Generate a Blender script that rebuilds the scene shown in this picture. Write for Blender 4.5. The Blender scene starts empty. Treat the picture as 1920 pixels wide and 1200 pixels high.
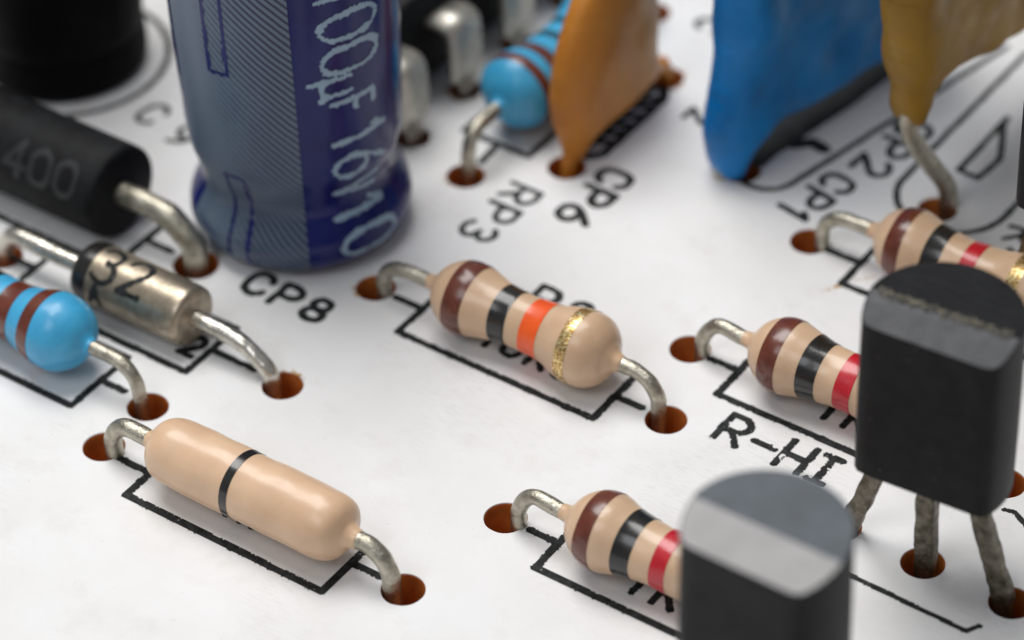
import bpy, bmesh, math, random
from mathutils import Vector, Matrix, noise, geometry
random.seed(7)
D = bpy.data
scene = bpy.context.scene
C = scene.collection
PI = math.pi

# ---------------------------------------------------------------- camera (units: 1 = about a millimetre)
cam_d = D.cameras.new('camera'); cam = D.objects.new('camera', cam_d); C.objects.link(cam)
r = Vector((0.81538175, 0.57812178, -0.03046014)); u = Vector((-0.35406451, 0.53961713, 0.76384009))
pos = Vector((43.16185281, -57.67451959, 60.75124861))
back = r.cross(u).normalized(); u = back.cross(r).normalized()
m = Matrix((r, u, back)).transposed().to_4x4(); m.translation = pos
cam.matrix_world = m
cam_d.sensor_width = 36.0; cam_d.lens = 36.0 * 6304.08 / 1920.0
cam_d.clip_start = 1.0; cam_d.clip_end = 2000.0
cam_d.dof.use_dof = True; cam_d.dof.focus_distance = 88.0; cam_d.dof.aperture_fstop = 0.060
cam_d.dof.aperture_blades = 0
scene.camera = cam

# ---------------------------------------------------------------- light
world = D.worlds.new('World'); scene.world = world; world.use_nodes = True
world.node_tree.nodes['Background'].inputs[0].default_value = (0.92, 0.95, 1.0, 1)
world.node_tree.nodes['Background'].inputs[1].default_value = 0.23
def softbox(name, loc, target, sx, sy, power, col):
    l = D.lights.new(name, 'AREA'); l.shape = 'RECTANGLE'; l.size = sx; l.size_y = sy
    l.energy = power; l.color = col
    o = D.objects.new(name, l); C.objects.link(o); o.location = loc
    o.rotation_euler = (Vector(target) - Vector(loc)).to_track_quat('-Z', 'Y').to_euler()
    return o
softbox('softbox_light', (-58, 24, 164), (0, 0, 0), 105, 105, 285000, (1.0, 0.985, 0.965))
softbox('fill_softbox', (-18, -120, 150), (3, -2, 0), 80, 80, 70000, (0.95, 0.97, 1.0))

scene.render.engine = 'CYCLES'
vs = scene.view_settings
vs.view_transform = 'Standard'; vs.look = 'None'; vs.gamma = 1; vs.exposure = 0.0; vs.use_curve_mapping = False

# ---------------------------------------------------------------- materials
def new_mat(name):
    mt = D.materials.new(name); mt.use_nodes = True
    nt = mt.node_tree; b = nt.nodes['Principled BSDF']
    return mt, nt, b
def tex_noise(nt, scale, detail=3, vec=None, rough=0.5):
    n = nt.nodes.new('ShaderNodeTexNoise'); n.inputs['Scale'].default_value = scale
    n.inputs['Detail'].default_value = detail; n.inputs['Roughness'].default_value = rough
    if vec is not None: nt.links.new(vec, n.inputs['Vector'])
    return n
def objco(nt):
    return nt.nodes.new('ShaderNodeTexCoord').outputs['Object']
def ramp(nt, src, stops):
    rn = nt.nodes.new('ShaderNodeValToRGB'); e = rn.color_ramp.elements
    while len(e) < len(stops): e.new(0.5)
    for i, (p, c) in enumerate(stops):
        e[i].position = p; e[i].color = (*c, 1) if len(c) == 3 else c
    nt.links.new(src, rn.inputs[0]); return rn
def bump(nt, b, src, strength, dist):
    bn = nt.nodes.new('ShaderNodeBump'); bn.inputs['Strength'].default_value = strength
    bn.inputs['Distance'].default_value = dist
    nt.links.new(src, bn.inputs['Height']); nt.links.new(bn.outputs[0], b.inputs['Normal']); return bn
def paint(name, col, col2=None, rough=0.3, coat=0.0, scale=1.5, b_scale=6, b_str=0.15, sss=0.0, spec=0.5, speck=None):
    mt, nt, b = new_mat(name); v = objco(nt)
    col2 = col2 or tuple(c * 0.85 for c in col)
    n = tex_noise(nt, scale, 4, v)
    rp = ramp(nt, n.outputs[0], [(0.35, col2), (0.65, col)])
    out = rp.outputs[0]
    if speck:
        sn = tex_noise(nt, speck[1], 1, v)
        sr = ramp(nt, sn.outputs[0], [(speck[2], (0, 0, 0)), (speck[2] + .02, (1, 1, 1))])
        mx = nt.nodes.new('ShaderNodeMixRGB'); mx.inputs[2].default_value = (*speck[0], 1)
        nt.links.new(sr.outputs[0], mx.inputs[0]); nt.links.new(out, mx.inputs[1]); out = mx.outputs[0]
    nt.links.new(out, b.inputs['Base Color'])
    rr = tex_noise(nt, 3, 3, v)
    mr = nt.nodes.new('ShaderNodeMapRange'); mr.inputs[3].default_value = rough * 0.75; mr.inputs[4].default_value = rough * 1.3
    nt.links.new(rr.outputs[0], mr.inputs[0]); nt.links.new(mr.outputs[0], b.inputs['Roughness'])
    b.inputs['Coat Weight'].default_value = coat; b.inputs['Coat Roughness'].default_value = 0.16
    b.inputs['Specular IOR Level'].default_value = spec
    if sss:
        b.inputs['Subsurface Weight'].default_value = sss; b.inputs['Subsurface Scale'].default_value = 0.35
        b.inputs['Subsurface Radius'].default_value = (1.0, 0.5, 0.3)
    n2 = tex_noise(nt, b_scale, 3, v); bump(nt, b, n2.outputs[0], b_str, 0.05)
    return mt
SPK = ((0.9, 0.9, 0.88), 26, 0.80)
M = {}
M['tan'] = paint('tan_lacquer', (0.68, 0.465, 0.30), (0.60, 0.40, 0.25), 0.38, 0.35, 1.0, 2.5, 0.25, 0.15)
M['peach'] = paint('peach_lacquer', (0.745, 0.51, 0.33), (0.66, 0.435, 0.275), 0.38, 0.3, 0.8, 2.0, 0.22, 0.15)
M['brown'] = paint('brown_paint', (0.155, 0.038, 0.019), (0.11, 0.024, 0.013), 0.26, 0.3, 2.5, 4, 0.15)
M['black_paint'] = paint('black_paint', (0.012, 0.011, 0.010), (0.02, 0.018, 0.017), 0.22, 0.3, 3, 4, 0.15)
M['orange'] = paint('orange_paint', (0.93, 0.12, 0.012), (0.85, 0.085, 0.010), 0.3, 0.3, 2.5, 4, 0.15)
M['red'] = paint('red_paint', (0.56, 0.012, 0.025), (0.46, 0.008, 0.018), 0.28, 0.3, 2.5, 4, 0.15)
M['blue'] = paint('sky_blue_lacquer', (0.06, 0.42, 0.70), (0.04, 0.34, 0.60), 0.38, 0.3, 1.2, 2.0, 0.2, 0.1)
M['disc'] = paint('ochre_epoxy', (0.56, 0.22, 0.032), (0.48, 0.165, 0.02), 0.42, 0.0, 0.7, 1.5, 0.3, 0.0, spec=0.3)
M['blue_epoxy'] = paint('deep_blue_epoxy', (0.002, 0.22, 0.60), (0.001, 0.13, 0.38), 0.34, 0.0, 0.5, 0.9, 0.9, spec=0.25)
M['yellow_epoxy'] = paint('mustard_epoxy', (0.36, 0.20, 0.014), (0.25, 0.125, 0.012), 0.45, 0.0, 0.5, 0.8, 0.9, spec=0.3)
M['hole'] = paint('brown_phenolic', (0.60, 0.20, 0.045), (0.44, 0.125, 0.025), 0.4, 0.0, 1.5, 8, 0.4, 0.3)
M['ic'] = paint('moulded_black', (0.010, 0.010, 0.010), None, 0.5, 0, 2, 12, 0.3, spec=0.2)
M['black_can'] = paint('black_sleeve', (0.003, 0.003, 0.003), None, 0.6, 0, 2, 3, 0.1, spec=0.08)
M['diode_black'] = paint('diode_epoxy', (0.014, 0.015, 0.016), (0.008, 0.008, 0.009), 0.6, 0, 1.5, 5, 0.5, spec=0.15)
M['dim_print'] = paint('dim_grey_print', (0.0155, 0.017, 0.018), None, 0.5)
M['can_blue'] = paint('navy_sleeve', (0.010, 0.015, 0.13), (0.008, 0.011, 0.10), 0.18, 0.0, 0.8, 1.2, 0.06, spec=0.28)
M['can_print'] = paint('pale_blue_print', (0.30, 0.42, 0.54), (0.25, 0.36, 0.47), 0.4, 0.1, 3, 20, 0.1)
M['rubber'] = paint('rubber_seal', (0.012, 0.012, 0.012), None, 0.6)

def board_mat():
    mt, nt, b = new_mat('white_board_coating'); v = objco(nt)
    n = tex_noise(nt, 0.25, 5, v, 0.6)
    rp = ramp(nt, n.outputs[0], [(0.30, (0.775, 0.765, 0.75)), (0.62, (0.825, 0.823, 0.828))])
    # faint amber flux blotches and grey scuffs
    n3 = tex_noise(nt, 0.55, 7, v, 0.7)
    r3 = ramp(nt, n3.outputs[0], [(0.53, (0, 0, 0)), (0.72, (0.34, 0.34, 0.34))])
    mx = nt.nodes.new('ShaderNodeMixRGB'); mx.inputs[2].default_value = (0.64, 0.60, 0.54, 1)
    nt.links.new(r3.outputs[0], mx.inputs[0]); nt.links.new(rp.outputs[0], mx.inputs[1])
    mp = nt.nodes.new('ShaderNodeMapping'); nt.links.new(v, mp.inputs[0]); mp.inputs['Scale'].default_value = (1.2, 9, 1); mp.inputs['Rotation'].default_value = (0, 0, .5)
    n5 = tex_noise(nt, 1.6, 5, mp.outputs[0], .7); n6 = tex_noise(nt, .16, 2, v)
    ml = nt.nodes.new('ShaderNodeMath'); ml.operation = 'MULTIPLY'
    r5 = ramp(nt, n5.outputs[0], [(0.50, (0, 0, 0)), (0.68, (0.45, 0.45, 0.45))]); r6 = ramp(nt, n6.outputs[0], [(0.52, (0, 0, 0)), (0.62, (0.8, 0.8, 0.8))])
    nt.links.new(r5.outputs[0], ml.inputs[0]); nt.links.new(r6.outputs[0], ml.inputs[1])
    mxs = nt.nodes.new('ShaderNodeMixRGB'); mxs.inputs[2].default_value = (0.52, 0.51, 0.49, 1)
    nt.links.new(ml.outputs[0], mxs.inputs[0]); nt.links.new(mx.outputs[0], mxs.inputs[1]); mx = mxs
    # fine dust specks
    n4 = tex_noise(nt, 7.0, 2, v)
    r4 = ramp(nt, n4.outputs[0], [(0.735, (0, 0, 0)), (0.77, (0.45, 0.45, 0.45))])
    mx2 = nt.nodes.new('ShaderNodeMixRGB'); mx2.inputs[2].default_value = (0.42, 0.40, 0.38, 1)
    nt.links.new(r4.outputs[0], mx2.inputs[0]); nt.links.new(mx.outputs[0], mx2.inputs[1])
    nt.links.new(mx2.outputs[0], b.inputs['Base Color'])
    b.inputs['Roughness'].default_value = 0.6; b.inputs['Specular IOR Level'].default_value = 0.12
    n2 = tex_noise(nt, 5.0, 5, v, 0.6); bump(nt, b, n2.outputs[0], 0.22, 0.05)
    return mt
M['board'] = board_mat()
def ink_mat():
    mt, nt, b = new_mat('black_ink'); v = objco(nt)
    n = tex_noise(nt, 5, 4, v)
    rp = ramp(nt, n.outputs[0], [(0.35, (0.009, 0.010, 0.010)), (0.7, (0.035, 0.039, 0.039))])
    n4 = tex_noise(nt, 9, 2, v); r4 = ramp(nt, n4.outputs[0], [(0.70, (0, 0, 0)), (0.74, (1, 1, 1))])
    mx = nt.nodes.new('ShaderNodeMixRGB'); mx.inputs[2].default_value = (0.35, 0.35, 0.34, 1)
    nt.links.new(r4.outputs[0], mx.inputs[0]); nt.links.new(rp.outputs[0], mx.inputs[1])
    nt.links.new(mx.outputs[0], b.inputs['Base Color'])
    b.inputs['Roughness'].default_value = 0.55; b.inputs['Specular IOR Level'].default_value = 0.15
    return mt
M['ink'] = ink_mat()
def metal(name, c1, c2, rough, bs=0.5, bscale=7):
    mt, nt, b = new_mat(name); v = objco(nt)
    n = tex_noise(nt, 3.0, 5, v, 0.65)
    rp = ramp(nt, n.outputs[0], [(0.32, c2), (0.62, c1)])
    nt.links.new(rp.outputs[0], b.inputs['Base Color'])
    b.inputs['Metallic'].default_value = 0.92
    mr = nt.nodes.new('ShaderNodeMapRange'); mr.inputs[3].default_value = rough * 1.35; mr.inputs[4].default_value = rough * 0.7
    nt.links.new(n.outputs[0], mr.inputs[0]); nt.links.new(mr.outputs[0], b.inputs['Roughness'])
    n2 = tex_noise(nt, bscale, 4, v, 0.6); bump(nt, b, n2.outputs[0], bs, 0.05)
    return mt
M['lead'] = metal('tinned_wire', (0.54, 0.505, 0.42), (0.32, 0.295, 0.23), 0.30, 0.6, 12)
M['bright_lead'] = metal('bright_tinned_wire', (0.72, 0.69, 0.62), (0.48, 0.45, 0.38), 0.26, 0.3)
M['dull_lead'] = metal('dull_solder_leg', (0.24, 0.215, 0.17), (0.07, 0.058, 0.04), 0.40, 1.0, 9)
M['glass_body'] = metal('silvery_glass_body', (0.46, 0.39, 0.30), (0.30, 0.25, 0.185), 0.34, 0.25, 2)
M['glass_body'].node_tree.nodes['Principled BSDF'].inputs['Metallic'].default_value = 0.8
M['ic_pin'] = metal('tinned_pin', (0.66, 0.64, 0.58), (0.5, 0.48, 0.42), 0.5, 0.1)
def gold_mat():
    mt, nt, b = new_mat('gold_flake_paint'); v = objco(nt)
    vo = nt.nodes.new('ShaderNodeTexVoronoi'); vo.inputs['Scale'].default_value = 22; nt.links.new(v, vo.inputs['Vector'])
    sep = nt.nodes.new('ShaderNodeSeparateColor'); nt.links.new(vo.outputs['Color'], sep.inputs[0])
    rp = ramp(nt, sep.outputs[0], [(0.0, (0.30, 0.15, 0.04)), (0.5, (0.68, 0.42, 0.13)), (0.82, (1.0, 0.82, 0.45))])
    nt.links.new(rp.outputs[0], b.inputs['Base Color'])
    b.inputs['Metallic'].default_value = 0.85; b.inputs['Roughness'].default_value = 0.3
    bump(nt, b, sep.outputs[1], 1.0, 0.05)
    return mt
M['gold'] = gold_mat()
def transistor_mat():
    mt, nt, b = new_mat('transistor_epoxy'); v = objco(nt)
    n = tex_noise(nt, 2.0, 5, v)
    rp = ramp(nt, n.outputs[0], [(0.35, (0.007, 0.007, 0.0075)), (0.7, (0.013, 0.0135, 0.015))])
    nt.links.new(rp.outputs[0], b.inputs['Base Color'])
    sn = tex_noise(nt, 5, 2, v); sr = ramp(nt, sn.outputs[0], [(0.73, (0, 0, 0)), (0.76, (1, 1, 1))])
    mx = nt.nodes.new('ShaderNodeMixRGB'); mx.inputs[2].default_value = (0.075, 0.072, 0.065, 1)
    nt.links.new(sr.outputs[0], mx.inputs[0]); nt.links.new(rp.outputs[0], mx.inputs[1]); nt.links.new(mx.outputs[0], b.inputs['Base Color'])
    b.inputs['Roughness'].default_value = 0.5; b.inputs['Specular IOR Level'].default_value = 0.16
    mp = nt.nodes.new('ShaderNodeMapping'); nt.links.new(v, mp.inputs[0]); mp.inputs['Scale'].default_value = (0.5, 4, 4)
    n2 = tex_noise(nt, 8, 5, mp.outputs[0], 0.65); bump(nt, b, n2.outputs[0], 0.35, 0.04)
    return mt
M['transistor'] = transistor_mat()
def top_mat():
    mt, nt, b = new_mat('sawn_epoxy_top'); v = objco(nt)
    mp = nt.nodes.new('ShaderNodeMapping'); nt.links.new(v, mp.inputs[0]); mp.inputs['Scale'].default_value = (0.7, 8, 1)
    n = tex_noise(nt, 4.0, 5, mp.outputs[0], 0.7)
    rp = ramp(nt, n.outputs[0], [(0.35, (0.008, 0.008, 0.009)), (0.7, (0.034, 0.035, 0.038))])
    nt.links.new(rp.outputs[0], b.inputs['Base Color'])
    b.inputs['Roughness'].default_value = 0.6; b.inputs['Specular IOR Level'].default_value = 0.15
    bump(nt, b, n.outputs[0], 0.9, 0.05)
    return mt
M['sawn'] = top_mat()
M['bevel'] = paint('smooth_epoxy_painted_sheen', (0.042, 0.045, 0.052), (0.034, 0.036, 0.042), 0.45, 0, 1.5, 5, 0.15, spec=0.35)  # chamfer of the black body, its reflected light put into a lighter colour
M['sheen_top'] = paint('painted_sheen_epoxy', (0.105, 0.122, 0.138), (0.088, 0.10, 0.115), 0.5, 0, 1.2, 6, 0.2, spec=0.3)  # black epoxy top; glancing reflection painted in as a lighter base colour
M['pale_bevel'] = paint('polished_epoxy_painted_sheen', (0.13, 0.125, 0.127), (0.085, 0.082, 0.084), 0.30, 0, 1.5, 5, 0.1, spec=0.6)  # glossy chamfer; base colour also lightened to paint in the softbox reflection
M['burr'] = paint('rough_flash', (0.24, 0.22, 0.16), (0.03, 0.03, 0.03), 0.5, 0, 9, 10, 1.0)
M['scrap'] = paint('tan_flux_crumb', (0.62, 0.42, 0.26), None, 0.5)

# ---------------------------------------------------------------- helpers
def link(name, bm, mat, parent=None, smooth=True, mats=None):
    me = D.meshes.new(name); bm.to_mesh(me); bm.free()
    for mm in (mats or [mat]): me.materials.append(mm)
    if smooth:
        for p in me.polygons: p.use_smooth = True
    o = D.objects.new(name, me); C.objects.link(o)
    if parent: o.parent = parent
    return o
def thing(name, loc, label, cat, group=None, rz=0.0):
    o = D.objects.new(name, None); C.objects.link(o); o.location = loc; o.rotation_euler = (0, 0, rz)
    o.empty_display_size = 1
    o['label'] = label; o['category'] = cat
    if group: o['group'] = group
    return o
def interp(prof, s):
    for (a, ra), (b, rb) in zip(prof, prof[1:]):
        if s <= b:
            t = (s - a) / (b - a) if b > a else 0; return ra + (rb - ra) * t
    return prof[-1][1]
def catmull(pts, n=8):
    P = [Vector(p) for p in pts]; P = [2 * P[0] - P[1]] + P + [2 * P[-1] - P[-2]]
    out = []
    for i in range(1, len(P) - 2):
        for k in range(n):
            t = k / n
            a, b, c, d = P[i-1], P[i], P[i+1], P[i+2]
            out.append(0.5 * ((2*b) + (c-a)*t + (2*a-5*b+4*c-d)*t*t + (3*b-a-3*c+d)*t**3))
    out.append(P[-2]); return out
def smooth_prof(prof, n=6):
    pts = catmull([(s, rr, 0) for s, rr in prof], n)
    return [(p[0], max(p[1], 0.0)) for p in pts]
def lathe(prof, axis='X', segs=56, s0=None, s1=None, off=0.0, wob=0.0, seed=0, cap=True):
    """surface of revolution of [(s, radius)] about X or Z"""
    pr = list(prof)
    if s0 is not None:
        pr = [(s0, interp(prof, s0))] + [q for q in prof if s0 < q[0] < s1] + [(s1, interp(prof, s1))]
        if len(pr) < 8:
            pr = [(s0 + (s1-s0)*i/8, interp(prof, s0 + (s1-s0)*i/8)) for i in range(9)]
    bm = bmesh.new(); rings = []
    for s, rad in pr:
        ring = []
        for k in range(segs):
            a = 2*PI*k/segs
            q = Vector((s*1.3, math.cos(a)*1.2, math.sin(a)*1.2 + seed*7.3))
            rr = rad + off + (wob * noise.noise(q) * min(1, rad/0.6) if wob else 0)
            ring.append(bm.verts.new((s, rr*math.cos(a), rr*math.sin(a)) if axis == 'X' else (rr*math.cos(a), rr*math.sin(a), s)))
        rings.append(ring)
    for A, B in zip(rings, rings[1:]):
        for k in range(segs):
            bm.faces.new((A[k], A[(k+1) % segs], B[(k+1) % segs], B[k]))
    if cap:
        bm.faces.new(rings[0]); bm.faces.new(rings[-1])
    bmesh.ops.recalc_face_normals(bm, faces=bm.faces)
    return bm
def tube(pts, rad, segs=20, wob=0.012, seed=0.0, n=8, flat=None, rad_end=None):
    P = catmull(pts, n); bm = bmesh.new(); rings = []
    ref = Vector((0, 1, 0.01)); N = len(P)
    for i, p in enumerate(P):
        t = (P[min(i+1, N-1)] - P[max(i-1, 0)]).normalized()
        a = (ref - t*ref.dot(t)).normalized(); b = t.cross(a)
        ref = a
        rr = rad if rad_end is None else rad + (rad_end - rad)*i/(N-1)
        ring = []
        for k in range(segs):
            th = 2*PI*k/segs
            ca, sa = math.cos(th), math.sin(th)
            if flat:
                f = 1.0/max(abs(ca), abs(sa))**0.85
                v = a*(ca*f*flat[0]) + b*(sa*f*flat[1])
            else: v = a*(ca*rr) + b*(sa*rr)
            q = p + v
            v = v * (1 + wob/rr*noise.noise(q*2.2 + Vector((seed, 0, 0))) + 0.4*wob/rr*noise.noise(q*6 + Vector((0, seed, 0))))
            ring.append(bm.verts.new(p + v))
        rings.append(ring)
    for A, B in zip(rings, rings[1:]):
        for k in range(segs): bm.faces.new((A[k], A[(k+1) % segs], B[(k+1) % segs], B[k]))
    bm.faces.new(rings[0]); bm.faces.new(rings[-1])
    bmesh.ops.recalc_face_normals(bm, faces=bm.faces)
    return bm
def copy_tree(o, parent=None):
    c = o.copy(); C.objects.link(c); c.parent = parent
    for ch in list(o.children): copy_tree(ch, c)
    return c

# stroke lettering ------------------------------------------------
def arc(cx, cy, rx, ry, a0, a1, n=10):
    return [(cx + rx*math.cos(math.radians(a0 + (a1-a0)*i/n)), cy + ry*math.sin(math.radians(a0 + (a1-a0)*i/n))) for i in range(n+1)]
G = {
 'C': (.62, [arc(.33, .66, .29, .34, 20, 180) + arc(.33, .34, .29, .34, 180, 340)]),
 'P': (.58, [[(0, 0), (0, 1), (.25, 1)] + arc(.27, .72, .30, .28, 90, -90) + [(0, .44)]]),
 'R': (.60, [[(0, 0), (0, 1), (.25, 1)] + arc(.27, .72, .30, .28, 90, -90) + [(0, .44)], [(.25, .44), (.56, 0)]]),
 '0': (.58, [arc(.28, .66, .28, .34, 0, 180) + arc(.28, .34, .28, .34, 180, 360) + [(.56, .66)]]),
 '1': (.36, [[(.02, .76), (.2, 1), (.2, 0)]]),
 'I': (.40, [[(.2, 0), (.2, 1)], [(0, 1), (.4, 1)], [(0, 0), (.4, 0)]]),
 '2': (.56, [arc(.27, .72, .27, .28, 165, -35) + [(0, 0), (.56, 0)]]),
 '3': (.56, [arc(.26, .74, .26, .26, 150, -80) , arc(.26, .25, .29, .27, 90, -150)]),
 '4': (.58, [[(.42, 0), (.42, 1), (0, .3), (.58, .3)]]),
 '6': (.58, [[(.46, 1), (.16, .66)] + arc(.28, .30, .28, .30, 140, -220, 18)]),
 '8': (.58, [arc(.28, .75, .23, .24, 0, 360, 16), arc(.28, .26, .28, .26, 0, 360, 16)]),
 '9': (.58, [arc(.28, .70, .28, .30, -40, 320, 18), [(.56, .66), (.42, .2), (.12, 0)]]),
 '-': (.52, [[(0, .45), (.52, .45)]]),
 'H': (.60, [[(0, 0), (0, 1)], [(.58, 0), (.58, 1)], [(0, .5), (.58, .5)]]),
 'K': (.58, [[(0, 0), (0, 1)], [(.55, 1), (0, .4)], [(.18, .56), (.56, 0)]]),
 'J': (.50, [[(.46, 1), (.46, .28)] + arc(.23, .26, .23, .26, 0, -160)]),
 'A': (.60, [[(0, 0), (.3, 1), (.6, 0)], [(.12, .35), (.48, .35)]]),
 'V': (.58, [[(0, 1), (.29, 0), (.58, 1)]]),
 'F': (.52, [[(0, 0), (0, 1), (.52, 1)], [(0, .54), (.42, .54)]]),
 'u': (.56, [[(0, .7), (0, -.25)], [(0, .25)] + arc(.22, .22, .22, .22, 180, 360) + [(.44, .7)], [(.44, .22), (.5, 0)]]),
 ' ': (.30, []),
}
def text_strokes(txt, h, gap=0.28, wide=1.0):
    x = 0; S = []
    for ch in txt:
        w, st = G[ch]
        for l in st: S.append([((x + px*wide)*h, py*h) for px, py in l])
        x += (w*wide + gap)
    return S, (x - gap)*h
def place(S, o, ang):
    c, s = math.cos(math.radians(ang)), math.sin(math.radians(ang))
    return [[(o[0] + c*x - s*y, o[1] + s*x + c*y) for x, y in l] for l in S]
def raster(S, w, cell=0.03, maxrun=400, rag=0.035, seed=0.0, skip=0.0):
    """runs of little printed dots (row, x0, x1, y) whose edge is ragged like screen print"""
    cells = {}
    R = w/2 + rag + cell
    for l in S:
        for (x0, y0), (x1, y1) in zip(l, l[1:]):
            dx, dy = x1-x0, y1-y0; L2 = dx*dx + dy*dy
            for j in range(int((min(y0, y1)-R)//cell), int((max(y0, y1)+R)//cell)+1):
                cy = (j+.5)*cell
                # x range for this row
                if abs(dy) > 1e-6:
                    ta = (cy-R-y0)/dy; tb = (cy+R-y0)/dy
                    if ta > tb: ta, tb = tb, ta
                    ta, tb = max(0, ta), min(1, tb)
                    xa, xb = sorted((x0+dx*ta, x0+dx*tb))
                else: xa, xb = min(x0, x1), max(x0, x1)
                for i in range(int((xa-R)//cell), int((xb+R)//cell)+1):
                    cx = (i+.5)*cell
                    t = max(0, min(1, ((cx-x0)*dx + (cy-y0)*dy)/L2)) if L2 > 0 else 0
                    dd = math.hypot(cx-x0-dx*t, cy-y0-dy*t)
                    if dd < cells.get((i, j), 9): cells[(i, j)] = dd
    rows = {}
    for (i, j), dd in cells.items():
        cx, cy = (i+.5)*cell, (j+.5)*cell
        nz = noise.noise(Vector((cx*3.1+seed, cy*3.1, seed))) * rag + noise.noise(Vector((cx*14, cy*14, seed))) * rag * 0.9
        if dd < w/2 + nz:
            if skip and noise.noise(Vector((cx*6, cy*6, 3.3+seed))) > skip: continue
            rows.setdefault(j, []).append(i)
    out = []
    for j, L in rows.items():
        L.sort(); a = p = L[0]
        for i in L[1:] + [10**9]:
            if i != p+1 or i-a >= maxrun:
                out.append((a*cell, (p+1)*cell, j*cell, (j+1)*cell)); a = i
            p = i
    return out
def print_flat(name, S, w, parent, z=0.006, rag=0.022, cell=0.03, seed=0.0, skip=0.0):
    bm = bmesh.new()
    for x0, x1, y0, y1 in raster(S, w, cell, 400, rag, seed, skip):
        bm.faces.new([bm.verts.new(p) for p in ((x0, y0, z), (x1, y0, z), (x1, y1, z), (x0, y1, z))])
    return link(name, bm, M['ink'], parent, smooth=False)
def print_round(name, S, w, prof, parent, mat, axis, ang0, s_off, sgn=1, off=0.012, rag=0.02, cell=0.035, seed=0.0, swap=False):
    """print wrapped on a lathed body: text x runs along the axis (or round it when swap)"""
    bm = bmesh.new()
    for x0, x1, y0, y1 in raster(S, w, cell, 3, rag, seed):
        vs_ = []
        for x, y in ((x0, y0), (x1, y0), (x1, y1), (x0, y1)):
            if swap: arcv, s = x, y
            else: arcv, s = y, x
            s = s_off + sgn*s; rr = interp(prof, s) + off
            a = ang0 + arcv/ RNOM
            vs_.append(bm.verts.new((s, rr*math.cos(a), rr*math.sin(a)) if axis == 'X' else (rr*math.cos(a), rr*math.sin(a), s)))
        bm.faces.new(vs_)
    bmesh.ops.recalc_face_normals(bm, faces=bm.faces)
    return link(name, bm, mat, parent, smooth=False)
RNOM = 3.1

# ---------------------------------------------------------------- the board with real drilled holes
HR = 0.565
HOLES = [(-6.15, -10.37, HR), (3.86, -10.27, HR), (-4.06, -.97, HR), (5.90, -1.12, HR), (4.85, 1.69, HR), (14.7, 1.69, HR),
         (4.51, -6.65, HR), (14.35, -6.65, HR), (5.14, 7.55, HR), (15.0, 7.55, HR), (-6.2, -8.47, HR), (-16.1, -8.47, HR),
         (-3.66, -5.74, HR), (-13.95, -5.74, HR), (-9.02, -2.97, .66), (-20.6, -2.97, .66), (-4.96, 4.63, HR), (-4.96, 14.6, HR),
         (-2.69, 6.60, HR), (-2.72, 11.95, HR), (1.72, 9.28, HR), (3.1, 16.2, HR), (7.45, 10.82, HR), (7.3, 18.4, HR),
         (11.95, -2.1, HR), (14.43, -2.1, HR), (17.0, -2.12, HR), (12.5, -10.9, HR), (15.07, -10.9, HR), (17.6, -10.9, HR),
         (15.6, 1.65 + 1.2, HR), (-7.38, 5.3, .5), (-7.5, 8.1, .5), (-7.6, 10.95, .5), (-7.7, 13.75, .5),
         (10.9, 8.1, HR), (13.45, 8.1, HR), (16.0, 8.1, HR)]
HOLES = [h for h in HOLES if h[:2] != (15.6, 2.85)] 
def build_board():
    X0, X1, Y0, Y1, T = -48, 46, -46, 52, 1.25
    verts = [Vector(p) for p in ((X0, Y0), (X1, Y0), (X1, Y1), (X0, Y1))]
    edges = [(0, 1), (1, 2), (2, 3), (3, 0)]; N = 40
    for hx, hy, hr in HOLES:
        b = len(verts)
        for k in range(N):
            a = 2*PI*k/N
            rr = hr + 0.022 + 0.012*noise.noise(Vector((math.cos(a)*2+hx*3, math.sin(a)*2+hy*3, 0)))
            verts.append(Vector((hx + rr*math.cos(a), hy + rr*math.sin(a))))
        edges += [(b+k, b+(k+1) % N) for k in range(N)]
    V, E_, F, *_ = geometry.delaunay_2d_cdt(verts, edges, [], 1, 1e-6)
    bm = bmesh.new(); bv = [bm.verts.new((v.x, v.y, 0)) for v in V]
    for f in F:
        if min(f) >= 4 and len({(i-4)//N for i in f}) == 1: continue
        fc = bm.faces.new([bv[i] for i in f]); fc.normal_update()
        if fc.normal.z < 0: fc.normal_flip()
    bm.verts.index_update()
    for hi, (hx, hy, hr) in enumerate(HOLES):
        top = [bv[4 + hi*N + k] for k in range(N)]
        levels = [top]
        for z, dr in ((-0.03, .012), (-0.07, 0), (-0.4, 0), (-T, 0)):
            ring = []
            for k in range(N):
                a = 2*PI*k/N; rr = hr + dr
                ring.append(bm.verts.new((hx + rr*math.cos(a), hy + rr*math.sin(a), z)))
            levels.append(ring)
        for li, (A, B) in enumerate(zip(levels, levels[1:])):
            for k in range(N):
                f = bm.faces.new((A[k], A[(k+1) % N], B[(k+1) % N], B[k])); f.material_index = 0 if li == 0 else 1; f.smooth = li > 1
    c = [bm.verts.new(p) for p in ((X0, Y0, -T-.003), (X1, Y0, -T-.003), (X1, Y1, -T-.003), (X0, Y1, -T-.003))]
    f = bm.faces.new(c[::-1]); f.material_index = 1
    for i in range(4):
        a, b2 = bv[i], bv[(i+1) % 4]; f = bm.faces.new((a, c[i], c[(i+1) % 4], b2)); f.material_index = 1
    o = link('circuit_board', bm, None, smooth=False, mats=[M['board'], M['hole']])
    return o
board = build_board(); board['kind'] = 'structure'
board['label'] = 'white printed circuit board with drilled brown holes and black printing'

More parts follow.
